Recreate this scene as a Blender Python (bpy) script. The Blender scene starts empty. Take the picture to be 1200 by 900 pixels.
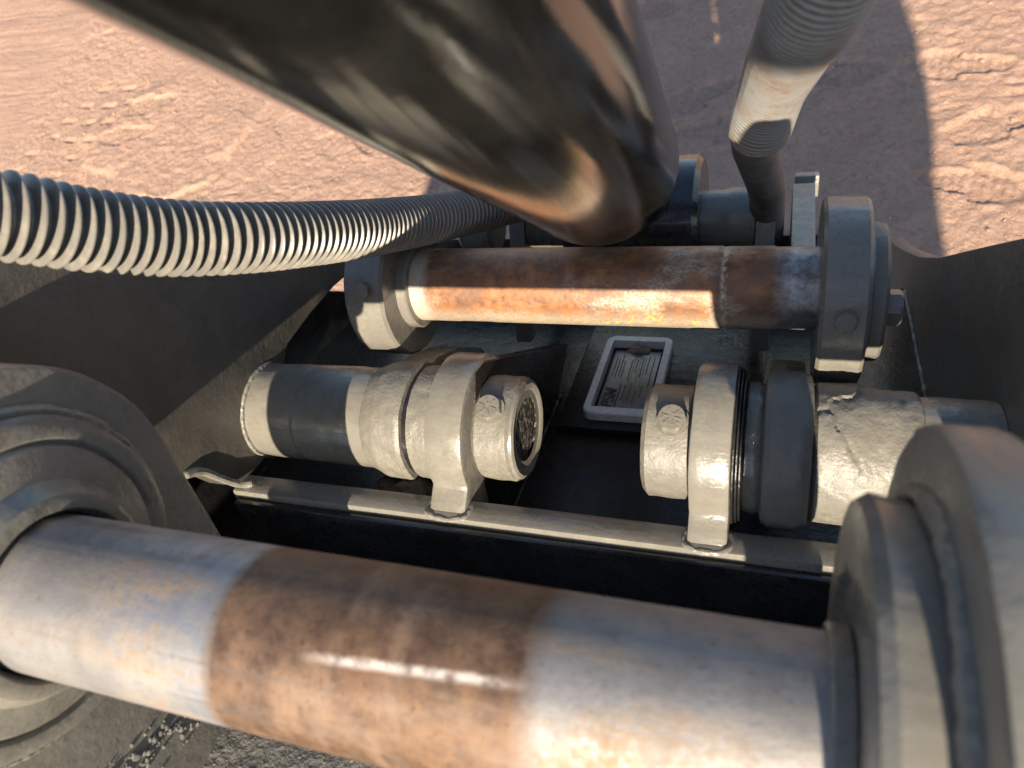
import bpy, bmesh, math, random
import numpy as np
from mathutils import Matrix, Vector, noise
random.seed(7); rng = np.random.default_rng(11)
D = bpy.data; scene = bpy.context.scene; COL = scene.collection
R_ = math.radians

# ---------------------------------------------------------------- frames
# Machine frame: X along the pins, Y along the coupler floor away from the viewer, Z off the floor.
# The machine stands nose-down by TAU; world Z is up, the ground is world z = 0.
TAU = R_(25.0); EYE = 1.70
MW = Matrix(((1, 0, 0, 0), (0, math.cos(TAU), math.sin(TAU), 0), (0, -math.sin(TAU), math.cos(TAU), EYE), (0, 0, 0, 1)))

# ---------------------------------------------------------------- camera
cam_d = D.cameras.new('camera'); cam = D.objects.new('camera', cam_d); COL.objects.link(cam)
CR = Matrix(((0.94034, -0.05485, 0.33578, 0), (0.30020, 0.59823, -0.74297, 0), (-0.16012, 0.79944, 0.57901, 0), (0, 0, 0, 1)))
cam.matrix_world = MW @ CR
cam_d.sensor_width = 36; cam_d.lens = 36 * 857 / 1200
cam_d.clip_start = 0.01; cam_d.clip_end = 600
cam_d.dof.use_dof = True; cam_d.dof.focus_distance = 0.76; cam_d.dof.aperture_fstop = 9.0
scene.camera = cam

# ---------------------------------------------------------------- light
sun_c = Vector((-0.165, 1.0, -0.092)).normalized()          # travel direction, machine frame
sun_w = (MW.to_3x3() @ sun_c).normalized()
elev = math.asin(-sun_w.z)
world = D.worlds.new('World'); scene.world = world; world.use_nodes = True
nt = world.node_tree; bg = nt.nodes['Background']
sky = nt.nodes.new('ShaderNodeTexSky'); sky.sky_type = 'NISHITA'; sky.sun_disc = False
sky.sun_elevation = elev; sky.sun_rotation = math.atan2(-sun_w.x, -sun_w.y)
sky.air_density = 1.0; sky.dust_density = 0.6; sky.ozone_density = 1.5
nt.links.new(sky.outputs[0], bg.inputs[0]); bg.inputs[1].default_value = 0.088
sun_d = D.lights.new('sun', 'SUN'); sun_d.energy = 4.7; sun_d.angle = R_(0.53); sun_d.color = (1.0, 0.875, 0.70)
sun = D.objects.new('sun', sun_d); COL.objects.link(sun)
sun.rotation_euler = (-sun_w).to_track_quat('Z', 'Y').to_euler(); sun.location = (1, -3, 4)
scene.view_settings.view_transform = 'Standard'; scene.view_settings.look = 'None'
scene.view_settings.exposure = 1.40; scene.view_settings.gamma = 1.0; scene.view_settings.use_curve_mapping = False
scene.render.engine = 'CYCLES'
scene.cycles.max_bounces = 8; scene.cycles.diffuse_bounces = 4; scene.cycles.glossy_bounces = 4

# ---------------------------------------------------------------- node helpers
class NT:
    def __init__(s, name):
        s.m = D.materials.new(name); s.m.use_nodes = True; s.t = s.m.node_tree; s.n = s.t.nodes
        s.b = s.n['Principled BSDF']; tc = s.n.new('ShaderNodeTexCoord'); s.co = tc.outputs['Object']
    def link(s, a, b): s.t.links.new(a, b)
    def val(s, x, sock):
        if isinstance(x, (int, float)): sock.default_value = x
        elif isinstance(x, tuple): sock.default_value = x if len(x) == 4 else (*x, 1)
        else: s.link(x, sock)
    def map(s, scale=(1, 1, 1), loc=(0, 0, 0), rot=(0, 0, 0), src=None):
        n = s.n.new('ShaderNodeMapping'); n.inputs['Scale'].default_value = scale; n.inputs['Location'].default_value = loc
        n.inputs['Rotation'].default_value = rot; s.link(src or s.co, n.inputs[0]); return n.outputs[0]
    def noise(s, scale, detail=5, rough=.55, dist=0, src=None):
        n = s.n.new('ShaderNodeTexNoise'); n.inputs['Scale'].default_value = scale; n.inputs['Detail'].default_value = detail
        n.inputs['Roughness'].default_value = rough; n.inputs['Distortion'].default_value = dist
        s.link(src or s.co, n.inputs['Vector']); return n.outputs['Fac']
    def vor(s, scale, feature='F1', src=None, rnd=1):
        n = s.n.new('ShaderNodeTexVoronoi'); n.feature = feature; n.inputs['Scale'].default_value = scale
        n.inputs['Randomness'].default_value = rnd
        s.link(src or s.co, n.inputs['Vector']); return n.outputs['Distance']
    def ramp(s, f, *stops, interp='LINEAR'):
        n = s.n.new('ShaderNodeValToRGB'); e = n.color_ramp.elements; n.color_ramp.interpolation = interp
        while len(e) < len(stops): e.new(0.5)
        for el, (p, c) in zip(e, stops):
            el.position = p; el.color = (c, c, c, 1) if isinstance(c, (int, float)) else (*c, 1)
        s.link(f, n.inputs[0]); return n.outputs[0]
    def mix(s, fac, a, b, mode='MIX'):
        n = s.n.new('ShaderNodeMix'); n.data_type = 'RGBA'; n.blend_type = mode; n.clamp_factor = True
        s.val(fac, n.inputs[0]); s.val(a, n.inputs[6]); s.val(b, n.inputs[7]); return n.outputs[2]
    def math(s, op, a, b=0., clamp=False):
        n = s.n.new('ShaderNodeMath'); n.operation = op; n.use_clamp = clamp
        s.val(a, n.inputs[0]); s.val(b, n.inputs[1]); return n.outputs[0]
    def sep(s, src=None):
        n = s.n.new('ShaderNodeSeparateXYZ'); s.link(src or s.co, n.inputs[0]); return n.outputs
    def bump(s, h, strength, dist, prev=None):
        n = s.n.new('ShaderNodeBump'); n.inputs['Strength'].default_value = strength; n.inputs['Distance'].default_value = dist
        s.link(h, n.inputs['Height'])
        if prev is not None: s.link(prev, n.inputs['Normal'])
        return n.outputs[0]
    def done(s, col, rough, metal=0., normal=None, spec=.5, coat=0.):
        b = s.b; s.val(col, b.inputs['Base Color']); s.val(rough, b.inputs['Roughness']); s.val(metal, b.inputs['Metallic'])
        b.inputs['Specular IOR Level'].default_value = spec; b.inputs['Coat Weight'].default_value = coat
        b.inputs['Coat Roughness'].default_value = .12
        if normal is not None: s.link(normal, b.inputs['Normal'])
        return s.m

def paint_mat(name, c0, c1, dust, dust_amt, rough, lump, fine, brush=0.0, coat=0.0, fs=1.0, spec=.5):
    """Brush painted steel over scale, spatter and caked dirt."""
    k = NT(name)
    big = k.noise(9, 4, .6); mid = k.noise(45 * fs, 6, .62); small = k.noise(210 * fs, 4, .6)
    col = k.mix(k.ramp(mid, (.35, 0.), (.68, 1.)), c0, c1)
    d = k.math('MULTIPLY', k.ramp(big, (.42, 0.), (.72, 1.)), k.ramp(small, (.40, .0), (.62, 1.)))
    col = k.mix(k.math('MULTIPLY', d, dust_amt), col, dust)
    chips = k.ramp(k.noise(70, 8, .7), (.715, 0.), (.735, 1.))
    col = k.mix(k.math('MULTIPLY', chips, .75), col, (.07, .045, .035))
    r = k.math('ADD', k.math('MULTIPLY', mid, .3), rough - .15)
    r = k.math('ADD', r, k.math('MULTIPLY', d, .3))
    drops = k.ramp(k.vor(95), (.0, 1.), (.16, 0.))
    n1 = k.bump(mid, lump, .006)
    n2 = k.bump(k.math('ADD', small, k.math('MULTIPLY', drops, .5)), fine, .0022, n1)
    if brush:
        st = k.noise(60, 3, .5, src=k.map((.16, 1, 1.6)))
        n2 = k.bump(st, brush, .003, n2)
    return k.done(col, r, 0., n2, spec, coat)

M = {}
M['paint'] = paint_mat('grey_painted_steel', (.155, .144, .121), (.178, .166, .140), (.25, .225, .175), .4, .27, .12, .13, .25, .04)
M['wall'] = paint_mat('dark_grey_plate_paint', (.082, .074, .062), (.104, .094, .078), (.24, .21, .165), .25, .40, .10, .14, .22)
M['caked'] = paint_mat('paint_over_caked_dirt', (.142, .132, .110), (.168, .156, .131), (.24, .215, .165), .5, .40, .20, .34, .0, .0, 1.6)
M['floor'] = paint_mat('black_gloss_floor_paint', (.014, .0115, .0098), (.026, .020, .0165), (.03, .02, .015), .4, .26, .15, .15, .15, .0, 1., .22)
M['black'] = paint_mat('black_paint', (.010, .010, .010), (.018, .0175, .017), (.07, .06, .05), .3, .24, .15, .15, 0, .5)
M['weld'] = paint_mat('painted_weld', (.16, .15, .128), (.19, .178, .152), (.27, .245, .195), .4, .32, .3, .35, 0, .05)
M['grit'] = paint_mat('painted_grit', (.12, .114, .10), (.17, .16, .14), (.26, .23, .18), .7, .5, .9, 1.0)

def cylinder_mat():
    k = NT('black_gloss_cylinder_paint')
    big = k.noise(7, 4, .55, src=k.map((1, 1, .45))); mid = k.noise(38, 5, .6); fine = k.noise(260, 4, .7)
    col = k.mix(k.ramp(big, (.35, 0.), (.7, 1.)), (.006, .0058, .0056), (.011, .0105, .0095))
    spk = k.ramp(fine, (.60, 0.), (.68, 1.))
    z = k.sep()[2]                                     # object Z runs along the barrel, 0 at the base end
    zone = k.math('MULTIPLY', k.ramp(z, (.0, 1.), (.16, 0.)), k.ramp(k.noise(16, 4), (.35, .1), (.7, 1.)))
    col = k.mix(k.math('MULTIPLY', spk, k.math('ADD', k.math('MULTIPLY', zone, .75), .03)), col, (.26, .21, .16))
    film = k.ramp(k.noise(13, 5, .6, .4, k.map((1, 1, .35))), (.45, 0.), (.75, 1.))
    col = k.mix(k.math('MULTIPLY', film, .10), col, (.20, .185, .155))
    r = k.math('ADD', k.math('MULTIPLY', film, .09), k.math('ADD', .06, k.math('MULTIPLY', zone, .2)))
    n = k.bump(mid, .012, .004, None); n = k.bump(k.noise(120, 3), .035, .0012, n); n = k.bump(fine, .15, .0006, n)
    return k.done(col, r, 0., n, .6, .3)
M['cyl'] = cylinder_mat()

def near_pin_mat():
    k = NT('worn_steel_pin_with_rust_band'); x, y, z = k.sep(); x = k.math('ADD', x, -.18)
    n5 = k.noise(22, 6, .62, .3); n6 = k.noise(75, 6, .7); n7 = k.noise(280, 6, .75)
    along = k.noise(34, 6, .65, src=k.map((.30, 1, 1))); hoop = k.noise(60, 5, .6, src=k.map((1, .25, .25)))
    edge = k.math('ADD', x, k.math('ADD', k.math('MULTIPLY', k.math('SUBTRACT', n6, .5), .006), k.math('MULTIPLY', k.math('SUBTRACT', n7, .5), .004)))
    # rust band lies between x = -0.2125 and -0.0745
    a = k.ramp(k.math('ADD', k.math('MULTIPLY', k.math('ADD', edge, .2125), 140), .5), (.0, 0.), (1., 1.))
    b = k.ramp(k.math('ADD', k.math('MULTIPLY', k.math('SUBTRACT', -.0745, edge), 90), .5), (.0, 0.), (1., 1.))
    band = k.math('MULTIPLY', a, b)
    steel = k.mix(k.ramp(n5, (.3, 0.), (.7, 1.)), (.36, .345, .335), (.25, .24, .235))
    steel = k.mix(k.ramp(n6, (.48, 0.), (.70, .7)), steel, (.20, .187, .18))
    steel = k.mix(k.ramp(n7, (.57, 0.), (.66, .6)), steel, (.13, .12, .115))
    steel = k.mix(k.ramp(hoop, (.52, 0.), (.70, .35)), steel, (.42, .405, .385))
    heat = k.math('MULTIPLY', k.ramp(k.math('ABSOLUTE', k.math('ADD', x, .238)), (.012, 1.), (.034, 0.)), k.ramp(n5, (.40, 0.), (.58, .7)))
    steel = k.mix(heat, steel, (.23, .27, .35))
    near_band = k.ramp(k.math('MULTIPLY', k.math('SUBTRACT', .055, k.math('ABSOLUTE', k.math('SUBTRACT', k.math('ABSOLUTE', k.math('ADD', x, .1435)), .095))), 18), (.0, .25), (1., 1.))
    st = k.math('MULTIPLY', k.math('MULTIPLY', k.ramp(along, (.43, 0.), (.57, 1.)), k.ramp(n7, (.36, 0.), (.54, 1.))), near_band)
    steel = k.mix(k.math('MULTIPLY', st, .75), steel, (.30, .185, .08))
    rust = k.mix(k.ramp(n6, (.36, 0.), (.64, 1.)), (.085, .050, .034), (.20, .122, .076))
    rust = k.mix(k.math('MULTIPLY', k.ramp(n5, (.46, 0.), (.66, .9)), k.ramp(n7, (.44, 0.), (.62, .8))), rust, (.25, .13, .055))
    rust = k.mix(k.ramp(along, (.54, 0.), (.74, .65)), rust, (.27, .21, .165))
    rust = k.mix(k.ramp(hoop, (.56, 0.), (.70, .5)), rust, (.30, .20, .13))
    rust = k.mix(k.ramp(n7, (.58, 0.), (.67, .85)), rust, (.035, .025, .02))
    # long pale streak in the rust band
    th = k.n.new('ShaderNodeMath'); th.operation = 'ARCTAN2'; k.link(z, th.inputs[0]); k.link(y, th.inputs[1])
    t0 = k.math('ADD', k.math('MULTIPLY', k.math('ADD', x, .1222), -1.567), k.math('SUBTRACT', 2.124, k.math('MULTIPLY', k.math('SUBTRACT', n6, .5), .10)))
    sc = k.math('MULTIPLY', k.ramp(k.math('ABSOLUTE', k.math('SUBTRACT', th.outputs[0], t0)), (.015, 1.), (.07, 0.)), k.ramp(k.math('ABSOLUTE', k.math('ADD', x, .121)), (.026, 1.), (.048, 0.)))
    sc = k.math('MULTIPLY', sc, k.ramp(n6, (.36, .2), (.52, 1.)))
    col = k.mix(band, steel, rust); col = k.mix(k.math('MULTIPLY', sc, .75), col, (.62, .57, .52))
    scr = k.ramp(k.noise(90, 2, .5, src=k.map((.05, 1, 1.3), rot=(.1, .05, .12))), (.64, 0.), (.68, 1.))
    col = k.mix(k.math('MULTIPLY', scr, .35), col, (.12, .10, .09))
    metal = k.math('SUBTRACT', .72, k.math('MULTIPLY', band, .30))
    metal = k.math('MULTIPLY', metal, k.math('SUBTRACT', 1., k.math('MULTIPLY', st, .6)))
    metal = k.math('MULTIPLY', metal, k.math('SUBTRACT', 1., sc))
    rough = k.math('ADD', k.math('MULTIPLY', n6, .32), k.math('ADD', .40, k.math('MULTIPLY', st, .2)))
    n = k.bump(n6, .14, .002); n = k.bump(n7, .35, .0009, n); n = k.bump(scr, -.3, .0006, n)
    return k.done(col, rough, metal, n)
M['near_pin'] = near_pin_mat()

def rear_pin_mat():
    k = NT('rusty_orange_pin'); x, y, z = k.sep(); x = k.math('ADD', x, -.18)
    n5 = k.noise(18, 6, .65, .4); n6 = k.noise(80, 7, .7); n7 = k.noise(330, 5, .75); st = k.noise(26, 5, .65, src=k.map((.5, 1, 1), loc=(3, 1, 2)))
    rust = k.mix(k.ramp(n6, (.34, 0.), (.62, 1.)), (.13, .058, .03), (.36, .15, .055))
    rust = k.mix(k.ramp(n5, (.47, 0.), (.64, .8)), rust, (.13, .075, .05))
    pale = k.math('MULTIPLY', k.ramp(st, (.47, 0.), (.62, 1.)), k.ramp(n7, (.38, .1), (.58, 1.)))
    # dust and bare metal: left end ring, right third, right end
    g1 = k.ramp(k.math('ADD', k.math('MULTIPLY', k.math('SUBTRACT', -.352, x), 40), k.math('MULTIPLY', n6, 1.)), (.3, 0.), (.8, 1.))
    g2 = k.ramp(k.math('ADD', k.math('MULTIPLY', k.math('SUBTRACT', x, -.19), 7), k.math('MULTIPLY', n5, 1.2)), (.55, 0.), (1.1, 1.))
    col = k.mix(k.math('MULTIPLY', pale, k.math('ADD', k.math('MULTIPLY', g2, .6), .4)), rust, (.48, .41, .32))
    col = k.mix(k.math('MULTIPLY', g1, .8), col, (.46, .42, .35))
    dust = k.math('MULTIPLY', k.ramp(k.math('MULTIPLY', k.math('ADD', z, k.math('MULTIPLY', k.math('SUBTRACT', n6, .5), .03)), -40), (.15, 0.), (.75, .85)), k.ramp(n7, (.30, .3), (.6, 1.)))
    col = k.mix(dust, col, (.40, .35, .26))
    edge = k.math('ADD', x, k.math('MULTIPLY', k.math('SUBTRACT', n6, .5), .016))
    g3 = k.ramp(k.math('MULTIPLY', k.math('ADD', edge, .006), 60), (.0, 0.), (1., 1.))
    steel = k.mix(k.ramp(n6, (.38, 0.), (.66, 1.)), (.16, .16, .165), (.48, .47, .46))
    col = k.mix(g3, col, steel)
    ring = k.ramp(k.math('ABSOLUTE', k.math('ADD', x, .048)), (.0, 1.), (.0022, 0.))
    col = k.mix(k.math('MULTIPLY', ring, k.ramp(n6, (.40, 0.), (.5, 1.))), col, (.55, .47, .33))
    col = k.mix(k.ramp(n7, (.62, 0.), (.72, .75)), col, (.045, .028, .02))
    metal = k.math('ADD', .12, k.math('MULTIPLY', g3, .6))
    rough = k.math('ADD', k.math('MULTIPLY', n6, .4), .28)
    n = k.bump(n6, .2, .002); n = k.bump(n7, .35, .0008, n)
    return k.done(col, rough, metal, n)
M['rear_pin'] = rear_pin_mat()

def hose_mat(name, c0, c1, rough, dustc, amt):
    k = NT(name); n1 = k.noise(14, 4); n2 = k.noise(160, 5, .7); n3 = k.noise(40, 5)
    col = k.mix(n1, c0, c1); d = k.math('MULTIPLY', k.ramp(n3, (.42, 0.), (.66, 1.)), k.ramp(n2, (.38, .2), (.62, 1.)))
    col = k.mix(k.math('MULTIPLY', d, amt), col, dustc)
    return k.done(col, k.math('ADD', rough, k.math('MULTIPLY', n2, .2)), 0., k.bump(n2, .15, .0006), .45)
M['hose'] = hose_mat('dusty_black_corrugated_plastic', (.13, .122, .108), (.18, .167, .145), .22, (.32, .28, .22), .5)
M['sleeve'] = hose_mat('pale_grey_spiral_guard', (.19, .187, .178), (.235, .23, .22), .42, (.17, .10, .055), .8)
M['rubber'] = hose_mat('dull_grey_rubber', (.085, .082, .078), (.13, .125, .118), .5, (.30, .26, .2), .5)

def plain(name, c, rough, metal=0., bumpS=.2, sc=150):
    k = NT(name); n = k.noise(sc, 5, .65)
    col = k.mix(k.ramp(n, (.35, 0.), (.68, 1.)), tuple(v * .82 for v in c), tuple(min(1, v * 1.15) for v in c))
    return k.done(col, k.math('ADD', rough, k.math('MULTIPLY', n, .15)), metal, k.bump(n, bumpS, .001))
M['frame'] = plain('grey_frame_paint', (.62, .62, .62), .35, .0)
M['aluminium'] = plain('dusty_aluminium', (.20, .205, .21), .35, .5, .1)
M['ink'] = plain('black_print', (.025, .025, .03), .5)
M['yellow'] = plain('yellow_crayon', (.72, .55, .06), .7)
M['clod'] = plain('dry_red_dirt', (.36, .22, .15), .95, 0, .5, 60)
def crust_mat():
    k = NT('crusted_grease_with_paint_flecks'); n = k.noise(170, 6, .7); v = k.vor(230)
    f = k.ramp(n, (.50, 0.), (.56, 1.))
    return k.done(k.mix(f, (.012, .011, .011), (.21, .19, .15)), k.math('SUBTRACT', .5, k.math('MULTIPLY', f, .15)), 0., k.bump(k.math('ADD', n, k.math('MULTIPLY', v, .4)), 1., .006))
M['crust'] = crust_mat()
M['mud'] = plain('dark_caked_mud', (.045, .036, .030), .7, 0, .9, 120)
M['grease'] = plain('black_grease', (.014, .013, .013), .22, 0, .8, 180)

def ground_mat():
    k = NT('packed_red_dirt')
    n1 = k.noise(1.3, 5, .6); n2 = k.noise(9, 6, .65); n3 = k.noise(70, 6, .7); n4 = k.noise(320, 4, .7)
    col = k.mix(k.ramp(n2, (.3, 0.), (.7, 1.)), (.415, .258, .182), (.49, .312, .222))
    col = k.mix(k.ramp(n1, (.40, 0.), (.65, .55)), col, (.48, .31, .22))
    col = k.mix(k.ramp(n3, (.50, 0.), (.70, .65)), col, (.25, .145, .095))
    col = k.mix(k.ramp(k.noise(5, 6, .7), (.46, 0.), (.66, .3)), col, (.36, .222, .158))
    col = k.mix(k.ramp(n4, (.60, 0.), (.70, .6)), col, (.52, .39, .30))
    col = k.mix(k.ramp(k.noise(150, 4, .7), (.60, 0.), (.68, .6)), col, (.18, .105, .075))
    pits = k.ramp(k.vor(48), (.0, 0.), (.3, 1.))
    n = k.bump(n2, .2, .02); n = k.bump(k.noise(27, 6, .7), .5, .016, n); n = k.bump(n3, .8, .010, n); n = k.bump(k.math('ADD', n4, k.math('MULTIPLY', pits, .4)), .8, .004, n)
    return k.done(col, .95, 0., n, .15)
M['ground'] = ground_mat()

# ---------------------------------------------------------------- object helpers
def tag(o, label=None, cat=None, group=None, kind=None):
    if label: o['label'] = label
    if cat: o['category'] = cat
    if group: o['group'] = group
    if kind: o['kind'] = kind
    return o
SCL = [1.0]                                               # size factor of the assembly being built (about the machine origin)
def thing(name, base, label, cat, group=None):
    """Empty at the thing's base; base is given in the machine frame."""
    base = tuple(v * SCL[0] for v in base)
    o = D.objects.new(name, None); COL.objects.link(o); o.empty_display_size = .05
    o.matrix_world = MW @ Matrix.Translation(base); o['_b'] = base
    return tag(o, label, cat, group)
def finish(me, mat, sharp=32):
    me.materials.append(mat); me.validate()
    me.polygons.foreach_set('use_smooth', [True] * len(me.polygons))
    me.set_sharp_from_angle(angle=R_(sharp)); me.update()
def part(name, geo, mat, parent, label=None, sharp=32, grand=None):
    """geo = (verts, faces) or bmesh in the machine frame -> one mesh under its thing (or under a part)."""
    me = D.meshes.new(name)
    if isinstance(geo, bmesh.types.BMesh): geo.to_mesh(me); geo.free()
    else: me.from_pydata(geo[0], [], geo[1])
    root = grand or parent
    if SCL[0] != 1: me.transform(Matrix.Scale(SCL[0], 4))
    bm = bmesh.new(); bm.from_mesh(me); bmesh.ops.recalc_face_normals(bm, faces=bm.faces); bm.to_mesh(me); bm.free()
    finish(me, mat, sharp)
    o = D.objects.new(name, me); COL.objects.link(o); o.parent = parent
    b = Vector(root['_b'])
    me.transform(Matrix.Translation(-b))
    if label: o['label'] = label
    return o

def join(*geos):
    V, F = [], []
    for v, f in geos:
        k = len(V); V += v; F += [tuple(i + k for i in q) for q in f]
    return V, F
def fr(p, s, o=4): return noise.fractal(Vector(p) * s, .9, 2.1, o)
def lathe(profile, c, seg=72, amp=0., ns=60., step=None, cap=True, arc=None, amp2=0.):
    """Profile [(x, r), ...] turned about the X-parallel axis through (y, z) = c."""
    pr = []
    for (x0, r0), (x1, r1) in zip(profile, profile[1:]):
        L = math.hypot(x1 - x0, r1 - r0); n = max(1, int(L / step)) if step else 1
        pr += [(x0 + (x1 - x0) * i / n, r0 + (r1 - r0) * i / n) for i in range(n)]
    pr.append(profile[-1]); V, F = [], []
    for x, r in pr:
        for j in range(seg):
            a = 2 * math.pi * j / seg; rr = r
            if amp and r > 1e-4:
                p = (x, c[0] + r * math.cos(a), c[1] + r * math.sin(a)); rr += amp * fr(p, ns) + (amp2 * fr(p, ns * .3, 2) if amp2 else 0)
            V.append((x, c[0] + rr * math.cos(a), c[1] + rr * math.sin(a)))
    for i in range(len(pr) - 1):
        for j in range(seg):
            k = (j + 1) % seg; F.append((i * seg + j, i * seg + k, (i + 1) * seg + k, (i + 1) * seg + j))
    if cap: F.append(tuple(range(seg))); F.append(tuple(range((len(pr) - 1) * seg, len(pr) * seg)))
    return V, F
def bev(x0, x1, r, b=.002, inner=None):
    """Closed ring / disc profile with bevelled rims."""
    if inner is None: return [(x0, r - b), (x0 + b, r), (x1 - b, r), (x1, r - b)]
    return [(x0, inner), (x0, r - b), (x0 + b, r), (x1 - b, r), (x1, r - b), (x1, inner), (x0, inner)]
def prism(poly, x0, x1, bevel=.003, amp=0., ns=40., cuts=0):
    bm = bmesh.new(); a = [bm.verts.new((x0, y, z)) for y, z in poly]; f = bm.faces.new(a)
    r = bmesh.ops.extrude_face_region(bm, geom=[f]); vs = [v for v in r['geom'] if isinstance(v, bmesh.types.BMVert)]
    bmesh.ops.translate(bm, verts=vs, vec=(x1 - x0, 0, 0))
    if bevel:
        ed = [e for e in bm.edges if len(e.link_faces) == 2 and e.calc_face_angle() > .5]
        bmesh.ops.bevel(bm, geom=ed, offset=bevel, segments=2, affect='EDGES', profile=.6)
    bmesh.ops.recalc_face_normals(bm, faces=bm.faces)
    if cuts:
        bmesh.ops.triangulate(bm, faces=[f for f in bm.faces if len(f.verts) > 4])
        for _ in range(cuts):
            big = [e for e in bm.edges if e.calc_length() > .012]
            bmesh.ops.subdivide_edges(bm, edges=big, cuts=1, use_grid_fill=True)
        bm.normal_update()
    if amp:
        for v in bm.verts: v.co += v.normal * amp * fr(v.co, ns)
    return bm
def arc(c, r, a0, a1, n=24): return [(c[0] + r * math.cos(R_(a0 + (a1 - a0) * i / n)), c[1] + r * math.sin(R_(a0 + (a1 - a0) * i / n))) for i in range(n + 1)]
def box(x0, x1, y0, y1, z0, z1, bevel=.003, amp=0, ns=40, cuts=0): return prism([(y0, z0), (y1, z0), (y1, z1), (y0, z1)], x0, x1, bevel, amp, ns, cuts)
def spline(pts, n):
    """Catmull-Rom through pts, resampled evenly."""
    P = [Vector(p) for p in pts]; P = [P[0] * 2 - P[1]] + P + [P[-1] * 2 - P[-2]]; out = []
    for i in range(1, len(P) - 2):
        for j in range(40):
            t = j / 40; a, b, c, d = P[i - 1:i + 3]
            out.append(.5 * ((2 * b) + (c - a) * t + (2 * a - 5 * b + 4 * c - d) * t * t + (3 * b - a - 3 * c + d) * t ** 3))
    out.append(P[-2]); L = [0.]
    for a, b in zip(out, out[1:]): L.append(L[-1] + (b - a).length)
    res = []; k = 0
    for i in range(n):
        s = L[-1] * i / (n - 1)
        while k < len(L) - 2 and L[k + 1] < s: k += 1
        u = (s - L[k]) / max(1e-9, L[k + 1] - L[k]); res.append(out[k].lerp(out[k + 1], min(1, u)))
    return res, L[-1]
def tube(path, rad, seg=24, amp=0., ns=80., closed=False, skew=0.):
    n = len(path); V, F = [], []; up = Vector((0, 0, 1)); prev = None
    for i, p in enumerate(path):
        t = (path[(i + 1) % n] - path[i - 1]) if closed else (path[min(i + 1, n - 1)] - path[max(i - 1, 0)])
        t.normalize()
        u = (prev - t * prev.dot(t)) if prev is not None else t.cross(up if abs(t.z) < .9 else Vector((1, 0, 0)))
        u.normalize(); prev = u; w = t.cross(u); r = rad(i) if callable(rad) else rad
        for j in range(seg):
            a = 2 * math.pi * j / seg; q = p + (u * math.cos(a) + w * math.sin(a)) * r
            if amp: q += (q - p).normalized() * amp * fr(q, ns)
            V.append(tuple(q))
    for i in range(n if closed else n - 1):
        for j in range(seg):
            k = (j + 1) % seg; i2 = (i + 1) % n; F.append((i * seg + j, i * seg + k, i2 * seg + k, i2 * seg + j))
    if not closed: F.append(tuple(range(seg))); F.append(tuple(range((n - 1) * seg, n * seg)))
    return V, F
def weld(pts, r=.005, closed=False, amp=.0005):
    """Rippled weld bead along a path."""
    P = [Vector(p) for p in pts]
    if closed: P.append(P[0])
    L = sum((b - a).length for a, b in zip(P, P[1:])); n = max(6, int(L / .0016)); path, _ = spline(P, n)
    if closed: path = path[:-1]
    return tube(path, lambda i: r * (1 if closed else min(1, (i + .4) / 3.5, (len(path) - i - .6) / 3.5)) * (1 + (.05 * math.sin(i * .0016 / .0062 * 6.283) if amp else 0) + .30 * fr(path[i], 45, 2)), 10, amp, 160, closed)
def ringpts(x, c, r, a0=0, a1=360, n=40): return [(x, c[0] + r * math.cos(R_(a0 + (a1 - a0) * i / n)), c[1] + r * math.sin(R_(a0 + (a1 - a0) * i / n))) for i in range(n if a1 - a0 == 360 else n + 1)]
def stud(p, n, r, h, sides=6, dome=.25, rot=0., rw=None):
    """Bolt head: chamfered polygon head on a round washer face. p on the surface, n outward."""
    n = Vector(n).normalized(); u = n.cross(Vector((1, 0, 0)));
    if u.length < .1: u = n.cross(Vector((0, 1, 0)))
    u.normalize(); w = n.cross(u); p = Vector(p); V, F = [], []; S = sides * 6
    def ring(h_, f):
        b = len(V)
        for j in range(S):
            a = 2 * math.pi * j / S + rot; V.append(tuple(p + (u * math.cos(a) + w * math.sin(a)) * f(a) + n * h_))
        return b
    def hexr(s):
        def g(a):
            q = (a - rot) % (2 * math.pi / sides) - math.pi / sides
            return s * r * math.cos(math.pi / sides) / math.cos(q)
        return g
    W = rw or r * 1.12
    rs = [ring(-.004, lambda a: W), ring(h * .12, lambda a: W), ring(h * .14, hexr(.99)), ring(h * .82, hexr(1.)),
          ring(h * .98, lambda a: min(hexr(1.)(a), r * .86)), ring(h, lambda a: r * .74)]
    for a, b in zip(rs, rs[1:]):
        for j in range(S): F.append((a + j, a + (j + 1) % S, b + (j + 1) % S, b + j))
    F.append(tuple(range(rs[-1], rs[-1] + S)))
    return V, F
def marks(p, n, r, h, k=6):
    n = Vector(n).normalized(); u = n.cross(Vector((1, 0, 0)));
    if u.length < .1: u = n.cross(Vector((0, 1, 0)))
    u.normalize(); w = n.cross(u); g = []
    for i in range(k):
        a = 2 * math.pi * i / k + .3; d = u * math.cos(a) + w * math.sin(a); e = n.cross(d)
        q = [Vector(p) + d * (r * s) + e * (r * .045 * t) + n * z for s in (.22, .66) for t in (-1, 1) for z in (h, h + .0007)]
        g.append(([tuple(v) for v in q], [(0, 1, 3, 2), (4, 5, 7, 6), (0, 1, 5, 4), (2, 3, 7, 6), (1, 3, 7, 5), (0, 2, 6, 4)]))
    return join(*g)

NEAR = (.147, -.269); REAR = (.643, -.368); MID = (.488, -.433); EYEPIN = (.88, -.405)

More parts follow.
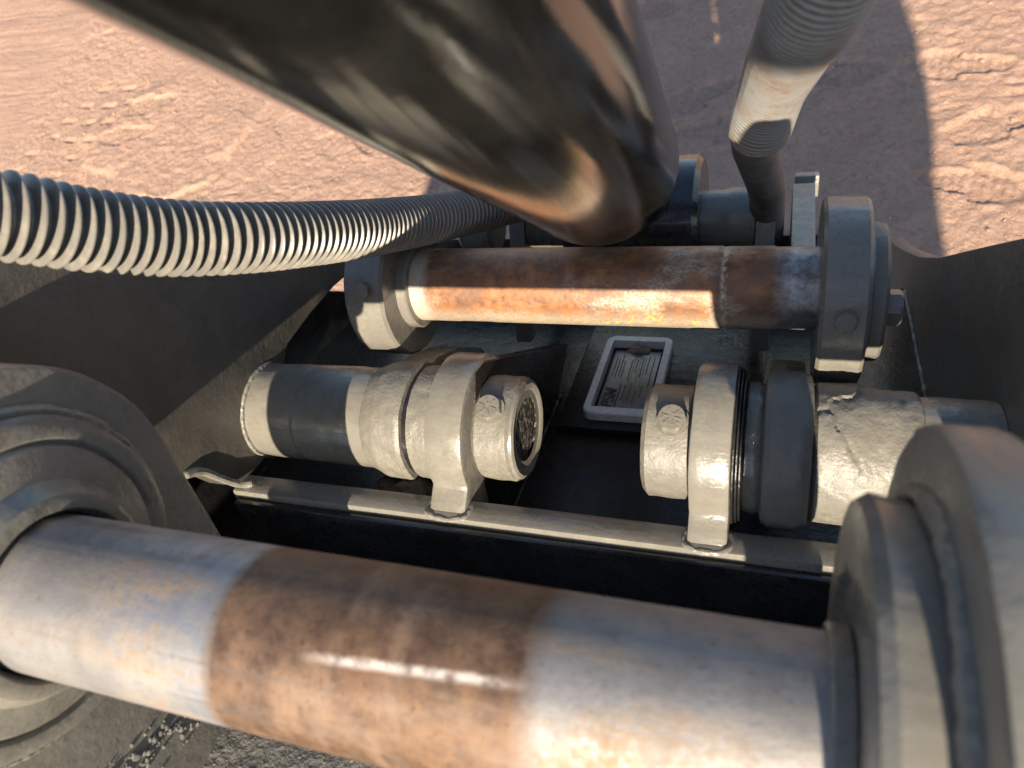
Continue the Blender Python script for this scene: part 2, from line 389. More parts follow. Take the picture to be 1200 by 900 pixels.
# ================================================================ GROUND
def vnoise(x, y, s, seed):
    r = np.random.default_rng(seed).random((256, 256)); x = x * s + 1000; y = y * s + 1000
    xi = np.floor(x).astype(int); yi = np.floor(y).astype(int); fx = x - xi; fy = y - yi
    fx = fx * fx * (3 - 2 * fx); fy = fy * fy * (3 - 2 * fy); g = lambda a, b: r[a % 256, b % 256]
    return (g(xi, yi) * (1 - fx) + g(xi + 1, yi) * fx) * (1 - fy) + (g(xi, yi + 1) * (1 - fx) + g(xi + 1, yi + 1) * fx) * fy - .5
def ground_h(X, Y):
    H = .04 * vnoise(X, Y, .6, 1) + .008 * vnoise(X, Y, 2.3, 2) + .004 * vnoise(X, Y, 7, 3) + .0045 * vnoise(X, Y, 17, 4) * np.clip(vnoise(X, Y, 2.1, 14) * 4 + .6, .1, 1) + .0060 * vnoise(X, Y, 41, 5) * np.clip(vnoise(X, Y, 3.3, 15) * 4 + .6, .15, 1) + .0046 * vnoise(X, Y, 84, 6)
    # cracked crust: thin steps where a stretched noise changes sign
    for sd, sc, wdt, dep in ((8, 1.7, .009, .016), (9, 3.1, .008, .009), (12, 5.5, .014, .005)):
        q = vnoise(X * 1.0 + .25 * vnoise(X, Y, 5, sd + 20), Y * 1.15 + .2 * vnoise(X, Y, 6, sd + 21), sc, sd)
        m = np.clip(vnoise(X, Y, 1.1, sd + 30) * 5, 0, 1)
        H += dep * np.tanh(q / wdt) * .5 * m
    # wheel track of lug prints running obliquely on the left, and one on the right
    for (ox, oy, ang, wd, pit, dep) in ((-2.95, 2.2, R_(62), .22, .115, .010), (.62, 2.1, R_(82), .26, .05, .006), (-1.75, 2.0, R_(72), .16, .045, .007)):
        u = (X - ox) * np.cos(ang) + (Y - oy) * np.sin(ang); v = -(X - ox) * np.sin(ang) + (Y - oy) * np.cos(ang)
        inside = np.exp(-(v / wd) ** 6) * np.clip(np.cos(v * 2 * np.pi / (wd * .62)) * 3 + .6, 0, 1); ph = (u + v * .35 + .03 * vnoise(X, Y, 5, 40) + .012 * vnoise(X, Y, 14, 43)) / pit
        lug = np.clip(np.cos(ph * 2 * np.pi) * 2.2 - 1.0, 0, 1) * np.clip(vnoise(X, Y, 7, 41) * 7 + .2, 0, 1)
        H -= dep * lug * inside * np.clip(.6 + 1.4 * vnoise(X, Y, 2.2, 42), 0, 1)
    # boot prints
    rr = np.random.default_rng(3)
    for i in range(45):
        ox, oy, an = rr.uniform(-3.2, 1.1), rr.uniform(1.2, 3.2), rr.uniform(0, 6.28)
        u = (X - ox) * np.cos(an) + (Y - oy) * np.sin(an); v = -(X - ox) * np.sin(an) + (Y - oy) * np.cos(an)
        d = (u / .14) ** 2 + (v / (.05 + .012 * np.sign(u))) ** 2
        H += -.007 / (1 + np.exp((d - 1) * 9)) + .0045 * np.exp(-((d - 1.35) / .3) ** 2) * (.6 + vnoise(X, Y, 14, 50)) - .0030 * (np.cos(u * 2 * np.pi / .024) > .15) / (1 + np.exp((d - .85) * 12))
    return H
def axis_coords(lo, hi, fine, far, ratio=1.35):
    a = list(np.arange(lo, hi, fine)); st = fine; x = hi
    while x < far: a.append(x); st *= ratio; x += st
    a.append(far); st = fine; x = lo - fine; b = []
    while x > -far: b.append(x); st *= ratio; x -= st
    b.append(-far); return np.array(b[::-1] + a)
gx = axis_coords(-3.4, 1.2, .0072, 150.); gy = axis_coords(1.15, 3.5, .0062, 150.)
GX, GY = np.meshgrid(gx, gy, indexing='ij'); GH = ground_h(GX, GY)
nx, ny = GX.shape; co = np.stack([GX, GY, GH], -1).reshape(-1, 3)
ii = (np.arange(nx - 1)[:, None] * ny + np.arange(ny - 1)[None, :]).ravel()
quads = np.stack([ii, ii + ny, ii + ny + 1, ii + 1], 1)
me = D.meshes.new('ground'); me.vertices.add(len(co)); me.vertices.foreach_set('co', co.ravel())
me.loops.add(quads.size); me.loops.foreach_set('vertex_index', quads.ravel().astype(np.int32))
me.polygons.add(len(quads)); me.polygons.foreach_set('loop_start', np.arange(0, quads.size, 4, dtype=np.int32))
me.polygons.foreach_set('loop_total', np.full(len(quads), 4, dtype=np.int32)); me.update(calc_edges=True); me.validate()
me.polygons.foreach_set('use_smooth', [True] * len(me.polygons)); me.materials.append(M['ground'])
go = D.objects.new('ground', me); COL.objects.link(go)
tag(go, 'packed red dirt with wheel prints and boot prints below the coupler', 'ground', kind='structure')
# loose crumbs of dirt on it
ico = bmesh.new(); bmesh.ops.create_icosphere(ico, subdivisions=1, radius=1); iv = np.array([v.co[:] for v in ico.verts]); ifc = [tuple(v.index for v in f.verts) for f in ico.faces]; ico.free()
cv, cf = [], []; N = 16000
cx = rng.uniform(-3.3, 1.2, N); cy = rng.uniform(1.2, 3.5, N); dens = vnoise(cx, cy, 3, 77) + .6 * vnoise(cx, cy, 1.1, 78)
ch = ground_h(cx, cy)
for i in range(N):
    if dens[i] < rng.uniform(-.5, .35): continue
    s = .0016 * (1 + rng.pareto(3.2)); s = min(s, .008); k = len(cv)
    v = iv * (s * rng.uniform(.7, 1.3, (1, 3))) * rng.uniform(.6, 1.3, (12, 1)) * np.array([1, 1, .6]) + (cx[i], cy[i], ch[i] + s * .2)
    cv += [tuple(q) for q in v]; cf += [tuple(a + k for a in f) for f in ifc]
me = D.meshes.new('dirt_crumbs'); me.from_pydata(cv, [], cf); me.materials.append(M['clod'])
co_ = D.objects.new('dirt_crumbs', me); COL.objects.link(co_); tag(co_, 'small loose crumbs of red dirt scattered over the ground', 'dirt', kind='stuff')

# ================================================================ COUPLER BODY
SCL[0] = 1.07
body = thing('excavator_coupler', (-.175, .5, -.62), 'dark grey painted steel coupler body with side walls, crossbar and nameplate', 'coupler')
TOP = [(.30, -.132), (.36, -.168), (.45, -.22), (.555, -.275), (.66, -.336), (.805, -.421), (.91, -.475), (1.02, -.523), (1.11, -.560), (1.197, -.589)]
part('side_wall', prism([(-.15, -.05), (.15, -.07)] + TOP[:2] + [(.457, -.223), (.559, -.271), (.622, -.3025), (.683, -.330), (.735, -.354), (.80, -.392), (.80, -.42), (.74, -.385), (.655, -.379), (.60, -.381), (.545, -.388), (.52, -.41), (.50, -.45), (.46, -.468), (.415, -.468), (.39, -.45), (.365, -.408), (.32, -.40), (.2, -.45), (-.15, -.45)], -.522, -.50, .002), M['wall'], body, 'left side wall, half in shadow')
part('side_wall', prism([(.22, -.08)] + TOP + [(1.24, -.64), (1.22, -.85), (.22, -.85)], .16, .182, .002), M['wall'], body, 'right side wall with curved top edge')
part('lower_wall', prism([(.2, -.85), (.2, -.37), (.62, -.37), (.70, -.41), (.95, -.56), (.95, -.85)], -.60, -.58), M['black'], body)
part('lower_wall', box(-.58, -.526, .2, .655, -.402, -.385), M['black'], body)
part('floor_plate', box(-.60, .159, .10, .965, -.58, -.55, .002), M['floor'], body)
part('back_plate', prism([(.967, -.85), (.985, -.85), (.985, -.472), (.967, -.472)], -.60, .09, .002), M['floor'], body)
part('mounting_pad', box(-.236, -.01, .618, .93, -.548, -.539, .003), M['floor'], body)
part('crossbar', box(-.505, .15, .396, .421, -.520, -.464, .004, .0008, 45, 3), M['paint'], body)
part('front_shade_plate', box(-.50, .148, .3885, .3955, -.535, -.4725, .0015, .0006, 60, 2), M['black'], body, 'black plate standing in for shade on the crossbar front')  # added plate; its black colour stands in for shade below the crossbar lip
SCL[0] = 1.0
part('cross_plate', prism([(-.25, -.62), (.17, -.52), (.196, -.512), (.196, -.481), (-.25, -.59)], -.535, .17, .003), M['grit'], body, 'gritty flat plate below the near pin')
def skirt(x, r, y0, y1, zb):
    return [(y1, zb)] + arc(NEAR, r, 0, 180, 40) + [(y0, zb)]
for x0, x1, s in ((-.43, -.37, 1), (.05, .072, -1)):
    pl = part('front_ear_plate', prism(skirt(0, .117, NEAR[0] - .117, NEAR[0] + .121, -.52), x0, x1, .0035, .0006, 60), M['paint'], body, 'left ear plate around the near pin' if s > 0 else 'right ear plate around the near pin')
    if s > 0: prof = [(-.374, .089), (-.363, .091), (-.359, .089), (-.357, .085), (-.357, .079), (-.3595, .0765), (-.356, .074), (-.351, .058), (-.340, .052), (-.3385, .049), (-.3385, .0445), (-.343, .0425), (-.346, .0412)]
    else: prof = [(.054, .088), (.034, .091), (.030, .088), (.0285, .080), (.0285, .062), (.031, .058), (.031, .0415)]
    part('boss', lathe(prof, NEAR, 110, .0006, 60, .004, False), M['paint'], pl, grand=body)
    part('weld_bead', weld(ringpts(-.3695 if s > 0 else .0495, NEAR, .0925, 0, 360, 90), .0038, True), M['weld'], pl, grand=body)
    part('outer_boss', lathe(bev(-.534, -.431, .079, .003) if s > 0 else bev(.073, .170, .083, .003), NEAR, 72), M['paint'], pl, grand=body)
sp = []
for i in range(150):
    t = random.random(); u = random.gauss(0, .009); c = Vector((-.3695, .118 + .07 * t + u, -.42 - .03 * t + random.gauss(0, .008) - .55 * u)); r = .0009 + .0018 * random.random() ** 2
    q = random.uniform(.6, 1.2); k = [tuple(c + Vector((v[0] * .7, v[1], v[2])) * r * q) for v in iv]; sp.append((k, ifc))
part('weld_spatter', join(*sp), M['weld'], body)
SCL[0] = 1.07
# hinge ears on the crossbar
for x0, x1, lab in ((-.288, -.252, 'left hinge ear standing on the crossbar'), (-.0590, -.0270, 'right hinge ear standing on the crossbar')):
    poly = [(.400, -.4665)] + arc(MID, .070, 192, 20, 40) + [(.58, -.47), (.58, -.549), (.425, -.549), (.4235, -.4665)]
    part('hinge_ear', prism(poly, x0, x1, .004, .0005, 40, 2), M['paint'], body, lab)
    part('weld_bead', join(weld([(x0 - .001, .421, -.4655), (x0 - .002, .402, -.465), (x0 + .008, .397, -.4665), (x1 - .008, .397, -.4665), (x1 + .002, .402, -.465), (x1 + .001, .421, -.4655)], .0026)), M['weld'], body)
part('gusset', prism([(.482, -.366), (.503, -.369), (.753, -.516), (.69, -.5485), (.45, -.5485), (.45, -.42)], -.270, -.2505, .003), M['floor'], body, 'black sloping gusset behind the left hinge ear')
part('gusset', prism([(.50, -.41), (.56, -.43), (.70, -.535), (.68, -.5485), (.48, -.5485)], -.055, -.038, .003), M['floor'], body)
part('weld_bead', join(weld([(-.4995, .352, -.402), (-.499, .372, -.415), (-.498, .388, -.440), (-.494, .400, -.458), (-.484, .410, -.466)], .0042, False, .0)), M['weld'], body)
part('weld_bead', weld(ringpts(-.4998, MID, .050, 60, 300, 40), .0024), M['weld'], body)
part('weld_bead', weld([(-.249, .45, -.549), (-.249, .69, -.549)], .0035), M['floor'], body)
part('weld_bead', weld([(.1585, .25, -.5495), (.1585, .96, -.5495)], .0028), M['wall'], body)

# nameplate in its frame
def frame_geo(x0, x1, y0, y1, z0, z1, t, rc=.012):
    def rr(a, b, c, d, r):
        o = []
        for cx_, cy_, s in ((b - r, d - r, 0), (a + r, d - r, 90), (a + r, c + r, 180), (b - r, c + r, 270)):
            o += [(cx_ + r * math.cos(R_(s + 90 * i / 6)), cy_ + r * math.sin(R_(s + 90 * i / 6))) for i in range(7)]
        return o
    O = rr(x0, x1, y0, y1, rc); I = rr(x0 + t, x1 - t, y0 + t * 1.25, y1 - t * 1.25, .002); n = len(O)
    O2 = rr(x0 + .0015, x1 - .0015, y0 + .0015, y1 - .0015, rc - .001)
    V = [(*p, z0) for p in O] + [(*p, z1 - .0015) for p in O] + [(*p, z1) for p in O2] + [(*p, z1) for p in I] + [(*p, z0) for p in I]; F = []
    for k in range(4):
        for j in range(n): F.append((k * n + j, k * n + (j + 1) % n, (k + 1) * n + (j + 1) % n, (k + 1) * n + j))
    return V, F
def npm(g): return [(-.2075 + (x + .2245) * .91, .633 + (y - .662) * .936, z) for x, y, z in g[0]], g[1]
fo = part('nameplate_frame', frame_geo(-.2075, -.122, .633, .794, -.539, -.5275, .0092), M['frame'], body, 'raised grey frame round the nameplate')
part('nameplate', box(-.194, -.1355, .649, .772, -.5385, -.5365, .0006), M['aluminium'], fo, 'engraved metal nameplate', grand=body)
def text_geo(s, size, loc, rz):
    c = D.curves.new('t', 'FONT'); c.body = s; c.size = size; c.extrude = .0002; c.shear = .25; c.offset = .0005
    o = D.objects.new('t', c); COL.objects.link(o); bpy.context.view_layer.update()
    m = D.meshes.new_from_object(o.evaluated_get(bpy.context.evaluated_depsgraph_get())); D.objects.remove(o)
    T = Matrix.Translation(loc) @ Matrix.Rotation(rz, 4, 'Z'); g = ([tuple(T @ v.co) for v in m.vertices], [tuple(p.vertices) for p in m.polygons]); D.meshes.remove(m); return g
zt = -.5360
part('lettering', npm(text_geo('PSM', .0225, (-.1905, .684, zt), math.pi / 2)), M['ink'], fo, 'printed maker lettering on the nameplate', grand=body)
dash = []
def bar(x, y0, y1, w=.0012):
    V = [(x - w / 2, y0, zt), (x + w / 2, y0, zt), (x + w / 2, y1, zt), (x - w / 2, y1, zt), (x - w / 2, y0, zt + .0002), (x + w / 2, y0, zt + .0002), (x + w / 2, y1, zt + .0002), (x - w / 2, y1, zt + .0002)]
    dash.append((V, [(0, 1, 2, 3), (4, 5, 6, 7), (0, 1, 5, 4), (1, 2, 6, 5), (2, 3, 7, 6), (3, 0, 4, 7)]))
bar(-.1875, .684, .735, .0015)
for x, a, b in ((-.2035, .752, .796), (-.1993, .750, .790), (-.195, .752, .800), (-.191, .748, .786), (-.1815, .70, .733), (-.1815, .744, .79), (-.174, .70, .737), (-.174, .76, .79), (-.1665, .695, .725), (-.1665, .752, .796), (-.159, .71, .733), (-.159, .76, .798), (-.152, .733, .798)):
    y = a
    while y < b: l = random.uniform(.002, .006); bar(x, y, min(b, y + l)); y += l + .0013
for x in (-.178, -.170, -.163): bar(x, .697, .796, .0004)
part('print_lines', npm(join(*dash)), M['ink'], fo, grand=body)
part('mud_lump', npm(lathe([(-.195, .0002), (-.190, .004), (-.176, .006), (-.165, .004), (-.160, .0002)], (.811, -.5362), 24, .003, 150, .002)), M['clod'], fo, grand=body)

# ================================================================ PINS
SCL[0] = 1.0
near = thing('coupler_pin', (-.18, *NEAR), 'thick bare steel pin with a brown rust band, nearest the camera', 'pin')
part('shaft', lathe([(-.53, .039), (-.388, .04), (-.28, .0400), (-.06, .04), (.035, .04), (.155, .039)], NEAR, 128, .00012, 40, .01), M['near_pin'], near)
part('stop_ring', lathe(bev(.0225, .0305, .0435, .001), NEAR, 96), M['paint'], near)
rear = thing('coupler_pin', (-.18, *REAR), 'rusty orange steel pin held between the two link plates', 'pin')
sh = part('shaft', lathe([(-.44, .0392), (-.052, .0400), (-.0505, .0392), (-.048, .0392), (-.0465, .0396), (-.006, .0396), (-.003, .0386), (.075, .0386)], REAR, 128, .00015, 50, .008), M['rear_pin'], rear)
part('end_ring', lathe(bev(-.386, -.371, .0475, .0015), REAR, 96, .0003, 60, .003), M['paint'], rear)
def stroke(pts):
    g = []
    q = [Vector((x, REAR[0] + .0402 * math.cos(R_(a)), REAR[1] + .0402 * math.sin(R_(a)))) for x, a in pts]
    path, _ = spline(q, 10); return tube(path, .0007, 5)
part('crayon_mark', join(stroke([(-.139, 213), (-.134, 204), (-.132, 197)]), stroke([(-.1225, 209), (-.119, 202), (-.1165, 194)]), stroke([(-.1165, 194), (-.110, 204)]), stroke([(-.108, 205), (-.1035, 193)]), stroke([(-.150, 213), (-.146, 208)]), stroke([(-.160, 215), (-.157, 211)])), M['yellow'], sh, 'yellow crayon ticks on the underside of the pin', grand=rear)
part('crayon_mark', join(stroke([(-.0765, 205), (-.073, 210), (-.071, 203), (-.068, 210)]), stroke([(-.0755, 208), (-.069, 206)])), M['yellow'], sh, grand=rear)

# ================================================================ LINK PLATES
def link(x0, x1, xa0, xa1, r, c, lab, left=False):
    t = thing('link_plate', ((x0 + x1) / 2, .80, -.50), lab, 'link', 'link plates carrying the rear pin')
    part('disc', lathe(bev(x0, x1, r, .003), c, 110, .0007, 70, .006, True, None, .0006), M['paint'], t)
    if left:
        part('arm', prism([(.66, -.42), (.70, -.375), (.78, -.418), (.86, -.43), (.90, -.46), (.88, -.50), (.72, -.455)], xa0, xa1, .003, .0006, 40), M['paint'], t)
        part('arm_end_boss', lathe(bev(-.412, -.365, .036, .003), (.865, -.402), 48, .0006, 60, .004), M['paint'], t)
        return t
    part('arm', prism([(.66, -.42), (.70, -.375), (.80, -.418), (.90, -.405), (.975, -.402), (1.0, -.415), (1.005, -.45), (.93, -.50), (.72, -.455)], xa0, xa1, .003, .0006, 40), M['paint'], t)
    part('arm_end_block', box(xa0 + .002, xa1 + .006, 1.006, 1.022, -.435, -.405, .002), M['paint'], t)
    return t
LC = (.643, -.368); RC = (.643, -.371)
ll = link(-.428, -.3825, -.413, -.388, .078, LC, 'grey link plate at the left end of the rusty pin, partly behind the corrugated hose', True)
rl = link(.0335, .0715, .010, .037, .0855, RC, 'grey link plate at the right end of the rusty pin')
def radial(c, r, x, deg): return (x, c[0] + r * math.cos(R_(deg)), c[1] + r * math.sin(R_(deg))), (0, math.cos(R_(deg)), math.sin(R_(deg)))
p, n = radial(LC, .078, -.402, 155); part('set_bolt', stud(p, n, .0092, .0075), M['caked'], ll)
p, n = radial(RC, .0855, .053, 166); part('set_bolt', stud(p, n, .0092, .0075), M['caked'], rl)
part('retainer_disc', lathe(bev(.0718, .0875, .062, .003), RC, 90, .0016, 110, .003), M['caked'], rl)
part('end_bolt', stud((.0875, .615, -.37), (1, 0, 0), .0165, .014, 6, .2, .3), M['paint'], rl)
part('weld_bead', weld(ringpts(.0722, RC, .0625, 90, 270, 40), .0028), M['weld'], rl)

# ================================================================ HINGE PIN ASSEMBLIES
SCL[0] = 1.07
def hub(t, x0, x1, out, lab=None):
    h = part('hub', lathe([(x0, .030)] + bev(x0, x1, .0492, .004) + [(x1, .030)], MID, 110, .0007, 95, .0022, False, None, .0006), M['caked'], t, lab)
    xe = x1 if out > 0 else x0
    part('end_recess', lathe([(xe - out * .0005, .037), (xe - out * .004, .0355), (xe - out * .003, .030), (xe - out * .0025, .0003)], MID, 90, .0030, 170, .0015, False), M['crust'], t)
lh = thing('hinge_pin', (-.36, MID[0], MID[1] - .05), 'sunlit grey hinge pin, the left one, running from the left side wall', 'hinge pin', 'two hinge pins in line behind the crossbar')
part('sleeve', lathe([(-.4998, .049), (-.4445, .0498), (-.443, .0485), (-.441, .0485), (-.4395, .0505), (-.37, .0505), (-.358, .052)], MID, 110, .0006, 60, .004, True), M['paint'], lh)
part('collar', lathe([(-.366, .050), (-.362, .0525), (-.348, .0575), (-.323, .0590), (-.3195, .0575), (-.3185, .050)], MID, 120, .0008, 80, .0022, True, None, .0010), M['caked'], lh)
part('grease_seal', lathe(bev(-.3188, -.3135, .054, .001), MID, 100, .0012, 90, .002), M['grease'], lh)
part('spacer', lathe([(-.3140, .050), (-.313, .0555), (-.292, .0560), (-.2875, .0545)], MID, 120, .0009, 95, .002, True, None, .0009), M['caked'], lh)
hub(lh, -.2525, -.215, 1, 'rough hub with a crusted open end')
part('cap_rim', lathe([(-.2155, .0365), (-.2135, .040), (-.2125, .0435), (-.214, .0465), (-.218, .047)], MID, 90, .0008, 80, .002, False), M['paint'], lh)
p, n = radial(MID, .0497, -.2345, 121); b = part('bolt', stud(p, n, .0125, .0085, 6, .2, .2, .0135), M['caked'], lh); part('head_marks', marks(p, n, .0125, .0084), M['caked'], b, grand=lh)
rh = thing('hinge_pin', (.05, MID[0], MID[1] - .05), 'grey hinge pin, the right one, with dark shaded collar and cracked sunlit sleeve', 'hinge pin', 'two hinge pins in line behind the crossbar')
hub(rh, -.1005, -.0585, -1, 'smooth hub with a bolt on top')
p, n = radial(MID, .0497, -.0755, 119); b = part('bolt', stud(p, n, .0125, .0085, 6, .2, .5, .0135), M['caked'], rh); part('head_marks', marks(p, n, .0125, .0084), M['caked'], b, grand=rh)
for q in range(3): part('shim_washer', lathe(bev(-.0268 + q * .0026, -.0248 + q * .0026, .068 - .0018 * q, .0006), MID, 96, .0006, 70), M['grease'], rh)
part('neck', lathe([(-.0195, .052), (-.018, .0545), (-.011, .0555), (-.007, .054), (-.005, .052)], MID, 100, .001, 70, .003), M['paint'], rh)
part('collar', lathe([(-.0060, .055), (-.004, .0625), (.001, .0655), (.023, .0655), (.0295, .0625), (.0315, .054)], MID, 120, .0008, 70, .0025, True, None, .0012), M['caked'], rh)
# sleeve with plates of cracked, caked paint
def crack(V, F):
    out = []
    for x, y, z in V:
        dy, dz = y - MID[0], z - MID[1]; r = math.hypot(dy, dz); a = math.atan2(dz, dy); p = Vector((x, dy * .9, dz * .9))
        q = noise.fractal(p * 17 + Vector((.4, .1, .9)), 1, 2, 4); w = math.exp(-(q / .030) ** 2) * max(0, min(1, (dz / r - .35) * 3)) * (1 if .031 < x < .105 else .0)
        plate = .0012 * math.tanh(q / .03) * max(0, min(1, (dz / r - .35) * 3)) * (1 if .031 < x < .094 else 0)
        k = 1 + (-.0022 * w + plate * .4) / r; out.append((x, MID[0] + dy * k, MID[1] + dz * k))
    return out, F
part('sleeve', crack(*lathe([(.031, .052), (.034, .057), (.064, .0575), (.082, .0545), (.1045, .0535), (.1065, .0525)], MID, 150, .0008, 110, .0015, True, None, .0010)), M['caked'], rh, 'cracked caked sleeve')
part('end_sleeve', lathe([(.106, .0495), (.1075, .0505), (.1595, .0500)], MID, 110, .0006, 60, .005), M['paint'], rh)
# lock arms that run back and down from the two collars
def lock(x0, x1, lab):
    t = thing('lock_arm', ((x0 + x1) / 2, .62, -.52), lab, 'lock arm', 'lock arms under the rusty pin')
    poly = [(.49, -.392), (.515, -.391), (.55, -.397), (.60, -.420), (.65, -.455), (.69, -.51), (.70, -.5485), (.65, -.5485), (.63, -.52), (.58, -.47), (.54, -.45), (.53, -.41)]
    part('bar', prism(poly, x0, x1, .004, .0008, 45), M['paint'], t)
    part('web', prism([(.54, -.47), (.585, -.48), (.62, -.51), (.64, -.5485), (.54, -.5485)], x0 + .008, x1 - .012, .002), M['paint'], t); return t
lock(-.355, -.322, 'curved grey lock arm running back from the left hinge collar')
lock(-.004, .027, 'curved grey lock arm running back from the right hinge collar')
# clods of dark mud lying between crossbar and left hinge pin
for i, (x, y, z, s) in enumerate(((-.325, .440, -.482, .020), (-.343, .450, -.492, .024), (-.306, .444, -.488, .018))):
    bm = bmesh.new(); bmesh.ops.create_icosphere(bm, subdivisions=4, radius=s)
    for v in bm.verts: v.co = v.co * (1 + .35 * fr(v.co + Vector((i, 2, 3)), 45)) * .95; v.co.z *= .75; v.co += Vector((x, y, z))
    t = thing('mud_clod', (x, y, z - s * .7), ('dark mud clod under the left hinge collar, middle of three', 'dark mud clod under the left hinge collar, leftmost of three', 'dark mud clod under the left hinge collar, beside the hinge ear')[i], 'mud', 'mud clods on the crossbar')
    part('clod', bm, M['mud'], t)

SCL[0] = 1.0
# ================================================================ HYDRAULIC CYLINDER
CO = Vector((-.1236, .0672, .1219)); CA = Vector((-.0614, .8465, -.5288)).normalized()
cyl = D.objects.new('hydraulic_cylinder', None); COL.objects.link(cyl); cyl['_b'] = (0, 0, 0)
CE = CO + CA * .705
cyl.matrix_world = MW @ Matrix.Translation(CE) @ CA.to_track_quat('-Z', 'X').to_matrix().to_4x4()   # local +Z runs up the barrel
tag(cyl, 'big black glossy hydraulic cylinder sloping down to the rusty pin', 'cylinder')
def lathe_z(profile, seg, step, amp=0, ns=30):
    V, F = lathe([(z, r) for z, r in profile], (0, 0), seg, amp, ns, step, True)
    return [(y, z, x) for x, y, z in V], F
cbar = part('barrel', lathe_z([(.0, .064), (.002, .070), (.006, .0735), (.012, .0752), (.022, .0757), (.05, .075), (1.75, .075)], 144, .02, .00025, 25), M['cyl'], cyl)
part('weld_bead', (lambda g: ([(y, z, x) for x, y, z in g[0]], g[1]))(weld(ringpts(.006, (0, 0), .0705, 0, 360, 90), .0035, True, .001)), M['cyl'], cyl)
part('base_neck', lathe_z([(-.16, .046), (-.06, .050), (-.012, .056), (.001, .060)], 96, .01), M['black'], cyl)
# base eye and its pin are turned about the machine's X axis
Minv = cyl.matrix_world.inverted() @ MW
def to_local(g): return [tuple(Minv @ Vector(v)) for v in g[0]], g[1]
part('base_eye', to_local(lathe(bev(-.258, -.094, .079, .006), EYEPIN, 96)), M['black'], cyl)
ep = thing('eye_pin', (-.175, *EYEPIN), 'short grey pin through the cylinder base eye behind the rusty pin', 'pin')
part('shaft', lathe([(-.325, .034), (-.27, .035), (-.07, .035), (-.06, .0375), (-.031, .0375)], EYEPIN, 72, .0007, 60, .004), M['paint'], ep)
br = thing('mounting_bracket', (-.175, .92, -.60), 'grey bracket plates either side of the cylinder base eye', 'bracket')
bp = [(.855, -.362), (.895, -.355), (.96, -.37), (1.0, -.45), (.965, -.549), (.80, -.549), (.82, -.47)]
part('bracket_plate', prism(bp, -.0305, -.008, .003, .0008, 60), M['paint'], br); part('bracket_plate', prism(bp, -.342, -.3195, .003, .0008, 60), M['paint'], br)

# ================================================================ HOSES
HL = [(-.47, .05, .03), (-.448, .15, -.035), (-.428, .22, -.082), (-.410, .273, -.115), (-.399, .309, -.141), (-.385, .354, -.169), (-.368, .409, -.196), (-.360, .507, -.238), (-.359, .574, -.265), (-.356, .657, -.297), (-.340, .758, -.332), (-.30, .86, -.365), (-.26, .96, -.44)]
_, Lh = spline(HL, 10); pitch = .0087; nr = int(Lh / pitch); pth, _ = spline(HL, nr * 10 + 1)
PR = [.0182, .0180, .0180, .0182, .0205, .0245, .0260, .0261, .0248, .0208]
hz = thing('corrugated_hose', (-.39, .30, -.16), 'black ribbed corrugated hose sweeping in from the left edge to the cylinder', 'hose')
part('hose', tube(pth, lambda i: PR[i % 10] * (1 + .012 * noise.noise(Vector((i // 10 * 1.7, 2, 5))) + .01 * math.sin(i * .011)), 40), M['hose'], hz, sharp=50)
HR = [(.06, .30, .06), (.028, .379, -.032), (.010, .437, -.084), (-.002, .531, -.130), (-.013, .607, -.175), (-.021, .645, -.212), (-.0225, .655, -.222)]
_, Lr = spline(HR, 10); nr = int(Lr / .0052); pth, _ = spline(HR, nr * 8 + 1)
rz = thing('sleeved_hose', (-.02, .80, -.33), 'pale grey spiral guarded hose hanging down at the upper right', 'hose')
core = part('guard_lining', tube(spline(HR, 120)[0], .0236, 32), M['rubber'], rz)
turns = int(Lr / .0054); hp, _ = spline(HR, turns * 24 + 1); coil = []; prev = None
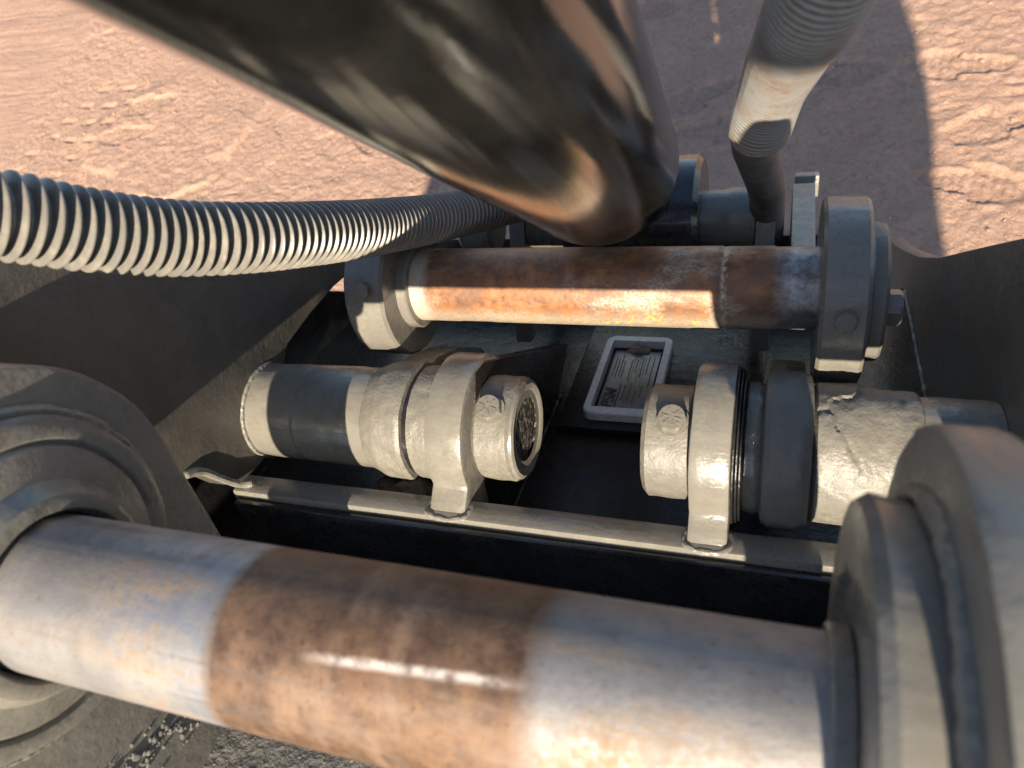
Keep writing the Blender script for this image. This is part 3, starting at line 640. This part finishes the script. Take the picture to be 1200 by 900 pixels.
for i, p in enumerate(hp):
    t = (hp[min(i + 1, len(hp) - 1)] - hp[max(i - 1, 0)]).normalized()
    u = (prev - t * prev.dot(t)) if prev is not None else t.cross(Vector((0, 0, 1))); u.normalize(); prev = u; w = t.cross(u); a = 2 * math.pi * i / 24
    coil.append(p + (u * math.cos(a) + w * math.sin(a)) * (.0238 + .0003 * math.sin(i * .01)))
part('spiral_guard', tube(coil, .0020, 8), M['sleeve'], rz, sharp=60)
HI = [(-.018, .62, -.19), (-.0225, .655, -.222), (-.028, .679, -.240), (-.025, .721, -.272), (-.0185, .791, -.328), (-.018, .86, -.385), (-.018, .90, -.45)]
_, Li = spline(HI, 10); n_ = int(Li / .0016); pth, _ = spline(HI, n_)
part('inner_hose', tube(pth, lambda i: .0195 + .0004 * math.sin(i * 1.57), 32), M['rubber'], rz)

# ================================================================ unseen blocks added behind the viewer, shaped to shade the dirt and hose
blocker = D.objects.new('shadow_blocker', None); COL.objects.link(blocker); blocker['_b'] = (0, 0, 0); blocker.location = (.25, -1.2, 0)
tag(blocker, 'added unseen blocks behind the viewer, shaped to throw the broad shadow on the dirt', 'shadow blocker')
def wprism(name, poly, y0, y1, mat, bevel=.04):
    bm = prism([(x, z) for x, z in poly], y0, y1, bevel); 
    for v in bm.verts: v.co = Vector((v.co.y, v.co.x, v.co.z))
    return part(name, bm, mat, blocker)
wprism('blocker_side', [(.22, .3), (.55, .3), (.58, 1.2), (.62, 1.46), (.65, 1.61), (.69, 1.72), (.715, 1.82), (.735, 1.95), (.74, 2.1), (.66, 2.4), (.45, 2.5), (.22, 2.4)], -.15, 0, M['black'], .01)
wprism('blocker_overhang', [(-.03, 2.33), (.20, 2.33), (.20, 2.55), (-.03, 2.55)], -.05, -.01, M['black'], .008)  # thin overhang added only to shade the upper end of the right hose
wprism('blocker_base', [(-.83, .02), (.5, .02), (.5, .3), (.198, .3), (.198, 1.80), (-.62, 1.80), (-.80, 1.77), (-.87, 1.66), (-.87, .3)], -.8, -.002, M['black'], .01)

for o in list(D.objects):
    if '_b' in o.keys(): del o['_b']
